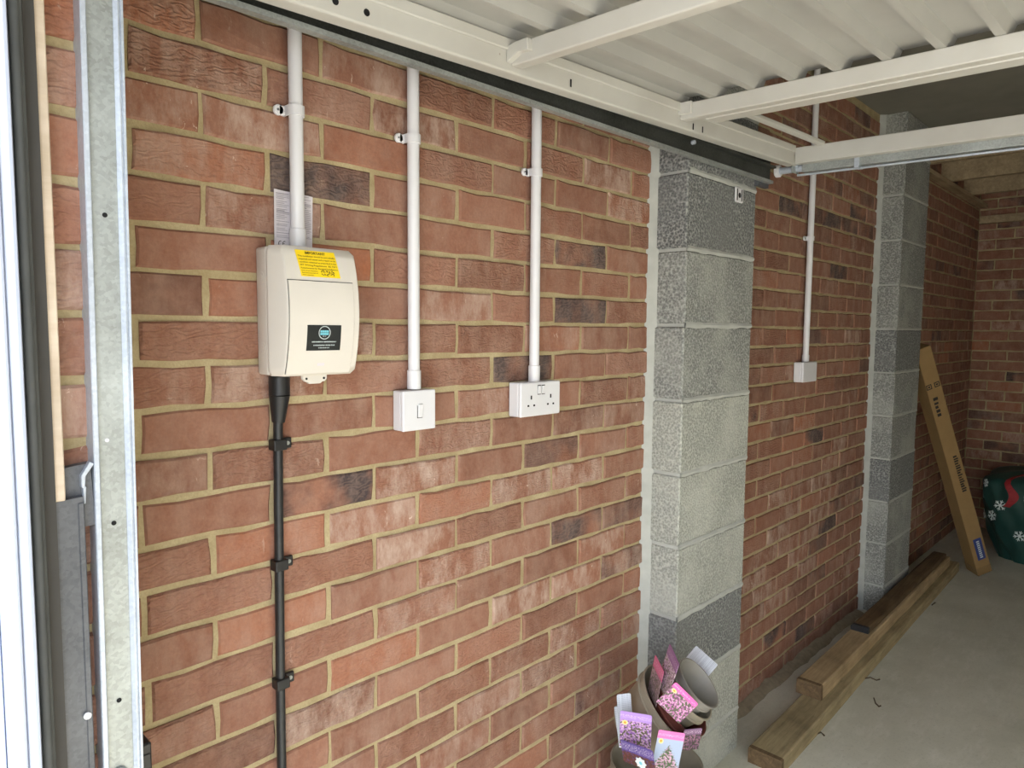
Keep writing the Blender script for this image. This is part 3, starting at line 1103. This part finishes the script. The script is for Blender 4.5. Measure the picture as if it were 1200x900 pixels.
# black company sticker on the flap
st = sheet(0.2450, 0.3120, -0.0170, 0.0280, 0.0030, M['sticker'], 'sticker', flap, 4)
st['label'] = 'black sticker with a ringed cyan mark'
ys = lambda x, z: (x, front(z) - 0.0034, z)
m = MB()
cx, cz, R1, R0 = 0.2785, 0.0145, 0.0118, 0.0105
ring = []
for i in range(32):
    t = 2 * PI * i / 32
    ring.append((t, ys(cx + R1 * math.cos(t), cz + R1 * math.sin(t)), ys(cx + R0 * math.cos(t), cz + R0 * math.sin(t))))
m.poly([q[1] for q in ring] + [q[2] for q in ring], [(i, (i + 1) % 32, 32 + (i + 1) % 32, 32 + i) for i in range(32)])
m.build('ring', M['pale_print'], st)
m = MB()
for z0, wd in ((0.0150, 0.0085), (0.0105, 0.0085)):
    for q in range(6):
        x0 = cx - wd + q * wd / 3
        a = [ys(x0, z0), ys(x0 + wd / 3 - 0.0004, z0), ys(x0 + wd / 3 - 0.0004, z0 + 0.0038), ys(x0, z0 + 0.0038)]
        m.poly(a, [(0, 1, 2, 3)])
m.build('mark', M['cyan'], st)
m = MB()
r = random.Random(9)
for z0, w, h in ((-0.0025, 0.048, 0.0021), (-0.0085, 0.041, 0.0020), (-0.0130, 0.021, 0.0018), (0.0078, 0.007, 0.0012)):
    x = cx - w / 2
    while x < cx + w / 2:
        d = r.uniform(0.0007, 0.0015)
        m.poly([ys(x, z0), ys(x + d, z0), ys(x + d, z0 + h * r.uniform(0.7, 1)), ys(x, z0 + h)], [(0, 1, 2, 3)])
        x += d + r.choice([0.0003, 0.0003, 0.0004, 0.0011])
m.build('small_print', M['pale_print'], st)

# padlock tab under the cover
hp = MB()
pts = [(0.252, -0.060), (0.300, -0.060), (0.300, -0.069), (0.296, -0.0735), (0.290, -0.0745), (0.287, -0.0775), (0.264, -0.0775), (0.262, -0.0745), (0.257, -0.0735), (0.252, -0.068)]
hp.prism(pts, 1, -0.066, -0.058)
hp = hp.build('padlock_tab', M['cream'], enc, 0.0008, 1)
for hx in (0.2585, 0.2935):
    MB().tube((hx, -0.0661, -0.0680), (hx, -0.0666, -0.0680), 0.0022, n=14).build('hole', M['hole'], hp)
rebase(enc)

# folded instruction leaflet tucked behind the conduit, above the enclosure
root = empty('leaflet', (0.27, -0.004, 0.165), 'white printed leaflet tucked behind the conduit above the enclosure', 'leaflet')
ls = MB().poly([(0.2345, -0.0035, 0.160), (0.3095, -0.0035, 0.160), (0.3110, -0.0055, 0.266), (0.2900, -0.003, 0.2685), (0.2560, -0.0025, 0.2695), (0.2345, -0.006, 0.2705),
                (0.2345, -0.0025, 0.160), (0.3095, -0.0025, 0.160), (0.3110, -0.0045, 0.266), (0.2900, -0.002, 0.2685), (0.2560, -0.0015, 0.2695), (0.2345, -0.005, 0.2705)],
               [(0, 1, 2, 3), (0, 3, 4, 5), (6, 9, 8, 7), (6, 11, 10, 9), (0, 6, 7, 1), (1, 7, 8, 2), (2, 8, 9, 3), (3, 9, 10, 4), (4, 10, 11, 5), (5, 11, 6, 0)]).build('paper', M['paper'], root)
r = random.Random(2)
for xa, xb in ((0.2375, 0.2625), (0.288, 0.3065)):
    m = MB()
    z = 0.263
    while z > 0.183:
        e = xb - r.choice([0, 0, 0, 0.004, 0.009])
        m.box(xa, e, -0.0066, -0.0062, z, z + (0.0011 if r.random() < 0.25 else 0.0006))
        z -= r.choice([0.0026, 0.0026, 0.0030, 0.005])
    m.build('print_lines', M['ink_grey'], root)
m = MB()
for gx in (0.2445, 0.2525):
    a = []
    for i in range(11):
        t = math.radians(70 + 220 * i / 10)
        a.append((gx + 0.0036 * math.cos(t), -0.0068, 0.1745 + 0.0045 * math.sin(t)))
    m.path(a, 0.0006, 5)
m.path([(0.2495, -0.0068, 0.1745), (0.2525, -0.0068, 0.1745)], 0.0005, 5)
m.build('conformity_mark', M['ink'], root)
rebase(root)

# black cable with its heat-shrunk boot and clips
root = empty('cable', (0.229, -0.013, FLOOR), 'thick black cable dropping from the cream enclosure', 'cable')
MB().path([(0.2300, -0.0150, -0.10), (0.2300, -0.0125, -0.17), (0.2285, -0.0120, -0.30), (0.2275, -0.0125, -0.42), (0.2265, -0.0120, -0.55), (0.2250, -0.0125, -0.68), (0.2250, -0.0120, -0.82), (0.2245, -0.012, -1.1), (0.2245, -0.012, FLOOR + 0.002)], 0.0085, 16).build('sheath', M['cable'], root, smooth=True)
MB().tube((0.2300, -0.0205, -0.0655), (0.2300, -0.0205, -0.098), 0.0185, 0.0185, 24).tube((0.2300, -0.0205, -0.098), (0.2298, -0.0150, -0.148), 0.0185, 0.0115, 24).build('boot', M['black'], root, smooth=True)
for cz in (-0.190, -0.414, -0.640):
    x = 0.2278 + (cz + 0.4) * 0.006
    c = MB().box(x - 0.0128, x + 0.0128, -0.0245, -0.001, cz - 0.010, cz + 0.010).box(x + 0.0125, x + 0.030, -0.008, -0.001, cz - 0.010, cz + 0.010).build('cable_clip', M['black'], root, 0.002, 2)
    MB().tube((x + 0.0215, -0.008, cz), (x + 0.0215, -0.0095, cz), 0.0038, n=14).build('screw', M['galv'], c)
rebase(root)

# little white plate on the pier
root = empty('wall_tag', (1.765, PD, 0.455), 'small white plate with dark slots on the block pier', 'plate')
MB().box(1.738, 1.792, PD - 0.008, PD - 0.002, 0.435, 0.482).build('face', M['pvc'], root, 0.004, 2)
for a, b in ((1.7455, 1.7510), (1.7765, 1.7815)):
    MB().box(a, b, PD - 0.0088, PD - 0.0078, 0.440, 0.476).build('slot', M['hole'], root)
MB().tube((1.7640, PD - 0.0078, 0.457), (1.7640, PD - 0.0088, 0.457), 0.0085, n=16).build('slot', M['hole'], root)
rebase(root)

# ------------------------------------------------------------------ timbers on the floor
def timber(name, a, b, w, h, z, mat, label, end=None, wane=0.0):
    a, b = Vector((a[0], a[1], 0)), Vector((b[0], b[1], 0))
    L = (b - a).length
    ang = math.atan2(b.y - a.y, b.x - a.x)
    r = random.Random(int(w * 1000 + L * 100))
    root = empty(name, (a.x, a.y, z), label, 'timber', 'timbers stacked along the wall')
    root.rotation_euler.z = ang
    n = 18
    v, f = [], []
    for i in range(n + 1):
        x = L * i / n
        d = [r.uniform(-0.0012, 0.0012) for _ in range(4)]
        v += [(x, -w / 2 + d[0], 0.0), (x, -w / 2 + d[1], h - 0.004), (x, -w / 2 + 0.005, h + d[2]), (x, w / 2 - 0.005 - wane, h + d[3]), (x, w / 2 + d[0], h - 0.004 - wane), (x, w / 2 + d[1], 0.0)]
    for i in range(n):
        for j in range(6):
            f.append((i * 6 + j, i * 6 + (j + 1) % 6, (i + 1) * 6 + (j + 1) % 6, (i + 1) * 6 + j))
    f += [tuple(range(5, -1, -1)), tuple(n * 6 + j for j in range(6))]
    MB().poly(v, f).build('beam', mat, root)
    if end:
        q = v[:6]
        MB().poly([(-0.0012, p[1], p[2]) for p in q] + [(0.016, p[1] * 1.012, p[2] * 1.02) for p in q],
                  [tuple(range(5, -1, -1)), tuple(range(6, 12))] + [(j, (j + 1) % 6, 6 + (j + 1) % 6, 6 + j) for j in range(6)]).build('end_grain', end, root)
    return root


timber('timber_beam', (1.850, -0.243), (4.62, -0.186), 0.116, 0.055, FLOOR, M['timber'], 'long weathered timber lying on the concrete, lowest of the stack', M['timber_dark'])
timber('timber_beam', (2.330, -0.203), (4.50, -0.168), 0.096, 0.058, FLOOR + 0.0555, M['timber_new'], 'brown sawn timber in the middle of the stack', M['timber_dark'])
timber('timber_board', (2.960, -0.186), (4.45, -0.168), 0.076, 0.028, FLOOR + 0.1140, M['timber_dark'], 'thin dark board on top of the stacked timbers', M['char'], 0.006)

# ------------------------------------------------------------------ leaning carton
A = Vector((4.64, -0.345, FLOOR + 0.030))
B = Vector((4.085, -0.080, -0.06))
root = bpy.data.objects.new('cardboard_carton', None)
COL.objects.link(root)
zz = (B - A).normalized()
xx = Vector((0.75, -0.66, 0.0))
xx = (xx - zz * xx.dot(zz)).normalized()
yy = zz.cross(xx)
root.matrix_world = Matrix(((xx.x, yy.x, zz.x, A.x), (xx.y, yy.y, zz.y, A.y), (xx.z, yy.z, zz.z, A.z), (0, 0, 0, 1)))
tag(root, 'long thin brown cardboard carton leaning against the wall', 'carton')
LB = (B - A).length
w2, d2 = 0.045, 0.050
MB().box(-w2, w2, -d2, d2, 0, LB).build('sleeve', M['card'], root, 0.003, 1)
MB().box(-w2 - 0.0004, w2 + 0.0004, -d2 - 0.0004, d2 + 0.0004, -0.001, 0.05).build('tape', M['card_tape'], root)
MB().box(-0.020, 0.030, -d2 - 0.0012, -d2 - 0.0004, 0.10, 0.245).build('blue_label', M['blue'], root)
r = random.Random(6)
for z0, x0, n_, s, nm_ in ((1.18, -0.01, 5, 0.028, 'size_print'), (0.80, 0.012, 16, 0.017, 'title_print')):
    m = MB()
    for q in range(n_):
        z = z0 - q * s * 0.9
        m.box(x0 - 0.014, x0 + r.uniform(0.004, 0.016), -d2 - 0.0010, -d2 - 0.0004, z, z + s * r.uniform(0.35, 0.7))
    m.build(nm_, M['ink'], root)
for xq in (-0.028, 0.020):
    m = MB()
    for a, b, c, d in ((-0.016, 0.016, 0, 0.005), (-0.016, 0.016, 0.025, 0.030), (-0.016, -0.011, 0.005, 0.025), (0.011, 0.016, 0.005, 0.025), (-0.006, 0.006, 0.010, 0.020)):
        m.box(xq + a, xq + b, -d2 - 0.0010, -d2 - 0.0004, 1.255 + c, 1.255 + d)
    m.build('handling_mark', M['ink'], root)
m = MB()
for q in range(9):
    z = 0.112 + q * 0.0135
    m.box(-0.004, 0.014, -d2 - 0.0018, -d2 - 0.0012, z, z + 0.008)
m.build('label_print', M['pale_print'], root)

# ------------------------------------------------------------------ green storage bag with snowflakes
bag = empty('storage_bag', (5.28, -0.86, FLOOR), 'dark green storage bag printed with white snowflakes', 'bag')
BC = Vector((5.30, -0.82, FLOOR))
r = random.Random(8)
ph = [r.uniform(0, 6) for _ in range(8)]


def bag_pt(u, t):
    """u: angle round the bag, t: 0 at the floor .. 1 at the crown"""
    tt = min(t, 1.0)
    e = 0.55
    c, s = math.cos(u), math.sin(u)
    c, s = math.copysign(abs(c) ** e, c), math.copysign(abs(s) ** e, s)
    grow = 0.84 + 0.20 * math.sin(min(1, tt / 0.75) * PI / 2)
    close = 1.0 if tt < 0.80 else max(0.0, 1 - ((tt - 0.80) / 0.20) ** 2.2)
    wob = 1 + 0.018 * math.sin(7 * u + ph[0] + 5 * t) + 0.014 * math.sin(13 * u + ph[1] - 9 * t) + 0.01 * math.sin(23 * u + ph[2] + 14 * t)
    k = grow * close * wob
    z = 0.62 * (tt if tt < 0.8 else 0.8 + 0.2 * math.sin((tt - 0.8) / 0.2 * PI / 2) * 0.75) + 0.01 * math.sin(9 * u + 11 * t) * tt
    return Vector((BC.x + 0.30 * c * k, BC.y + 0.56 * s * k, FLOOR + 0.001 + max(z, 0)))


NU, NT = 120, 36
v, f = [], []
for j in range(NT + 1):
    for i in range(NU):
        v.append(bag_pt(2 * PI * i / NU, j / NT))
for j in range(NT):
    for i in range(NU):
        f.append((j * NU + i, j * NU + (i + 1) % NU, (j + 1) * NU + (i + 1) % NU, (j + 1) * NU + i))
f.append(tuple(range(NU - 1, -1, -1)))
MB().poly(v, f).build('sheeting', M['bag'], bag, smooth=True)


def on_bag(u, t, off=0.004):
    p = bag_pt(u, t)
    du = bag_pt(u + 0.02, t) - p
    dt = bag_pt(u, t + 0.01) - p
    nrm = du.cross(dt).normalized()
    if nrm.dot(p - Vector((BC.x, BC.y, FLOOR + 0.3))) < 0:
        nrm = -nrm
    return p + nrm * off, nrm


def snowflake(u, t, R):
    p, nrm = on_bag(u, t, 0.005)
    a = nrm.orthogonal().normalized()
    b = nrm.cross(a)
    m = MB()
    for i in range(6):
        th = PI / 3 * i
        d = a * math.cos(th) + b * math.sin(th)
        e = nrm.cross(d)
        w = R * 0.10
        def slab(p0, p1, ww):
            dd = (p1 - p0).normalized()
            ee = nrm.cross(dd) * ww
            q = [p0 - ee, p1 - ee * 0.5, p1 + ee * 0.5, p0 + ee]
            m.poly(q + [x_ - nrm * 0.003 for x_ in q], [(0, 1, 2, 3), (7, 6, 5, 4), (0, 4, 5, 1), (1, 5, 6, 2), (2, 6, 7, 3), (3, 7, 4, 0)])
        slab(p, p + d * R, w)
        for s in (-1, 1):
            slab(p + d * R * 0.5, p + d * R * 0.82 + e * s * R * 0.28, w * 0.8)
    m.build('snowflake', M['snow'], bag)


for i, (u, t) in enumerate([(0.62, 0.66), (0.72, 0.46), (0.79, 0.60), (0.69, 0.80), (0.86, 0.30), (0.90, 0.68), (0.97, 0.50), (1.05, 0.72), (1.12, 0.36), (1.20, 0.60), (0.55, 0.42), (0.45, 0.68), (0.35, 0.5)]):
    snowflake(PI * u, t, 0.036 if i % 3 else 0.028)
for u in (PI * 0.80,):
    pts = [on_bag(u + 0.10 * math.sin(j * 0.4), 0.60 + 0.38 * j / 14, 0.006)[0] for j in range(15)]
    m = MB()
    v, f = [], []
    for j, p in enumerate(pts):
        q = on_bag(u + 0.10 * math.sin(j * 0.4) + 0.10, 0.60 + 0.38 * j / 14, 0.006)[0]
        v += [p, q]
    for j in range(14):
        f.append((2 * j, 2 * j + 1, 2 * j + 3, 2 * j + 2))
    o = m.poly(v, f).build('red_strap', M['red'], bag)
    s_ = o.modifiers.new('thickness', 'SOLIDIFY')
    s_.thickness = 0.003
rebase(bag)

# ------------------------------------------------------------------ plant pots with cards
def ray_pt(px, py, d):
    return CAM + (RIGHT * ((px - 600) / 816.0) - UP * ((py - 450) / 816.0) + FWD) * d


def pot_obj(name, rim_c, axis, r_top, r_bot, h, mat, label, group, inner=None, soil=False):
    axis = axis.normalized()
    root = bpy.data.objects.new(name, None)
    COL.objects.link(root)
    xa = axis.orthogonal().normalized()
    ya = axis.cross(xa)
    o = rim_c - axis * h
    root.matrix_world = Matrix(((xa.x, ya.x, axis.x, o.x), (xa.y, ya.y, axis.y, o.y), (xa.z, ya.z, axis.z, o.z), (0, 0, 0, 1)))
    tag(root, label, 'plant pot', group)
    t = 0.0025
    rb = h - 0.028
    rr = r_bot + (r_top - r_bot) * rb / h
    prof = [(0.001, 0.0), (r_bot - 0.004, 0.0), (r_bot, 0.004), (rr - 0.003, rb), (rr, rb + 0.002), (r_top - 0.001, h - 0.004), (r_top + 0.002, h - 0.003), (r_top + 0.002, h), (r_top - t, h),
            (rr - 0.003 - t, rb), (r_bot - t, 0.006), (0.001, 0.006)]
    MB().lathe(prof, 48).build('pot_wall', mat, root, smooth=True)
    MB().lathe([(rr + 0.001, rb - 0.004), (rr + 0.004, rb), (rr + 0.004, rb + 0.003), (rr, rb + 0.006)], 48).build('rim_bead', mat, root, smooth=True)
    return root


AX = RIGHT * 0.640 + UP * 0.675 - FWD * 0.36
AX.normalize()
G = 'plastic plant pots by the pier'
rimA = Vector((1.245, -0.195, FLOOR + 0.285))
pot_obj('plant_pot', rimA, Vector((0.02, 0.0, 1)), 0.126, 0.098, 0.283, M['pot'], 'large upright taupe plant pot at the bottom of the stack', G)
rimB = ray_pt(789, 823, 1.90)
pot_obj('plant_pot', rimB, AX, 0.109, 0.078, 0.155, M['pot'], 'tilted taupe plant pot nested in the upright one', G)
rimC = ray_pt(801, 826, 1.885)
pot_obj('plant_pot', rimC, AX, 0.083, 0.066, 0.11, M['pot_red'], 'red-brown plant pot nested inside the tilted taupe pot', G)
rimD = ray_pt(812, 814, 1.875)
pot_obj('plant_pot', rimD, AX, 0.068, 0.055, 0.09, M['pot'], 'taupe plant pot nested between the red-brown and the smallest pot', G)
rimE = ray_pt(819.5, 799.5, 1.86)
pot_obj('plant_pot', rimE, AX, 0.069, 0.050, 0.115, M['pot_in'], 'small taupe plant pot with an open mouth on top of the stack', G)


def card(px_tl, px_tr, px_bl, d, mat, label, lean_=0.0, name='plant_label'):
    """a thin printed card; the three corners give its place, size and tilt"""
    d = d if isinstance(d, tuple) else (d, d, d)
    tl, bl = ray_pt(*px_tl, d[0]), ray_pt(*px_bl, d[2])
    # the far corner's depth makes the card a true rectangle
    tr_ = min((ray_pt(*px_tr, d[1] + q * 0.001) for q in range(-90, 91)), key=lambda p: abs((p - tl).normalized().dot((tl - bl).normalized())))
    u = tr_ - tl
    w = u.length
    u.normalize()
    vv = tl - bl
    vv = vv - u * vv.dot(u)
    h = vv.length
    vv.normalize()
    nn = u.cross(vv)
    c = bl + (tr_ - tl) / 2
    c = (tl + tr_) / 2 - vv * h
    bm = MB()
    q = 0.004
    outl = [(-w / 2, 0), (w / 2, 0), (w / 2, h - q), (w / 2 - q * 0.3, h - q * 0.3), (w / 2 - q, h), (-w / 2 + q, h), (-w / 2 + q * 0.3, h - q * 0.3), (-w / 2, h - q)]
    bm.prism(outl, 1, -0.0006, 0.0006)
    o = bm.build(name, mat)
    o.matrix_world = Matrix(((u.x, -nn.x, vv.x, c.x), (u.y, -nn.y, vv.y, c.y), (u.z, -nn.z, vv.z, c.z), (0, 0, 0, 1)))
    return tag(o, label, 'plant label', 'printed plant labels in the pots')


pk = card_print('pink_daisy_print', (232, 96, 172), [(176, 108, 156), (208, 150, 190), (116, 62, 104)], (88, 88, 70), 0.80, None, True)
pv = card_print('violet_daisy_print', (178, 142, 210), [(182, 138, 196), (214, 178, 208), (140, 92, 160)], (98, 96, 66), 0.76, None, True)
ps = card_print('pink_spire_print', (222, 122, 182), [(176, 134, 160), (206, 170, 190), (104, 118, 84)], (78, 96, 66), 0.80, (168, 182, 204), True)
pl_ = card_print('rose_haze_print', (214, 108, 146), [(182, 148, 160), (158, 128, 130), (196, 170, 170)], (110, 104, 84), 0.70)
pm = card_print('mauve_bud_print', (150, 104, 150), [(206, 176, 200), (226, 208, 216), (172, 128, 160)], (118, 108, 88), 0.74)
pd = card_print('dusky_print', (128, 96, 128), [(120, 80, 110), (150, 110, 130), (80, 60, 76)], (60, 60, 50), 0.72)
pb = card_print('violet_base_print', (92, 74, 140), [(110, 66, 60), (96, 58, 52), (92, 74, 120)], (84, 58, 50), 0.55)
bp = back_print('white_back_print')
card((727, 832.5), (764, 838.5), (726, 874), (1.780, 1.765, 1.80), pv, 'plant label with violet daisies and a lilac title band')
card((772, 855), (803, 859.5), (763, 900), (1.735, 1.730, 1.76), ps, 'plant label with a flower spire on pale sky under a pink band')
card((792, 799), (818.5, 825), (769, 822), (1.765, 1.760, 1.765), pk, 'plant label with pink daisies and a bright pink title band')
card((768, 767), (778, 787), (759, 808), (1.90, 1.88, 1.915), pl_, 'rose plant label standing upright inside the tilted pot')
card((785, 754), (796, 778), (771, 797), (1.875, 1.86, 1.885), pm, 'mauve plant label with white buds inside the tilted pot')
card((816, 756.5), (841.5, 779), (797, 779), (2.02, 2.02, 2.01), bp, 'white plant label seen from its printed back behind the small pot')
card((722.5, 814), (739, 812), (727, 876), (1.83, 1.82, 1.84), bp, 'white plant label between the purple card and the brick wall')
card((719.5, 828), (725, 827.5), (725, 876), (1.85, 1.845, 1.86), bp, 'narrow white plant label edge beside the brick wall')
card((802, 855), (823, 853), (797, 880), (1.775, 1.79, 1.78), pd, 'dusky purple plant label behind the pink and white card')
wrap = card((727, 866), (765, 880), (731, 892), (1.770, 1.760, 1.775), pb, 'violet and brown strip label stuck on the upright pot')
m = MB()
fl = []
for i in range(24):
    t = 2 * PI * i / 24
    rr_ = 0.0150 * (1 + 0.16 * math.cos(8 * t))
    fl.append((rr_ * math.cos(t) + 0.006, rr_ * 0.92 * math.sin(t) + 0.014))
m.prism(fl, 1, -0.0011, -0.0006)
fm = m.build('flower_mark', M['snow'], wrap)
m = MB()
m.prism([(0.006 + 0.0045 * math.cos(2 * PI * i / 12), 0.014 + 0.0045 * math.sin(2 * PI * i / 12)) for i in range(12)], 1, -0.0014, -0.0010)
m.build('flower_eye', M['cyan'], fm)

# bits of debris on the concrete
for i, pts in enumerate([[(925, 893), (931, 885), (934, 878), (942, 872), (946, 867)], [(1024, 818), (1026, 824), (1030, 828), (1032, 827)], [(1013, 795), (1020, 794), (1027, 797), (1031, 796)],
                         [(955, 861), (962, 858), (966, 862)], [(1092, 709), (1096, 706)]]):
    P = []
    for px, py in pts:
        d = (RIGHT * ((px - 600) / 816.0) - UP * ((py - 450) / 816.0) + FWD)
        t = (FLOOR + 0.003 - CAM.z) / d.z
        P.append(CAM + d * t)
    o = MB().path(P, 0.0028, 6).build('dry_twig', M['twig'])
    tag(o, ['long curled dry twig beside the end of the lowest timber', 'short hooked dry twig out on the open concrete', 'wavy dry twig beside the middle timber',
            'small bent dry twig against the lowest timber', 'tiny straight dry twig towards the carton'][i], 'twig', 'twigs on the floor')
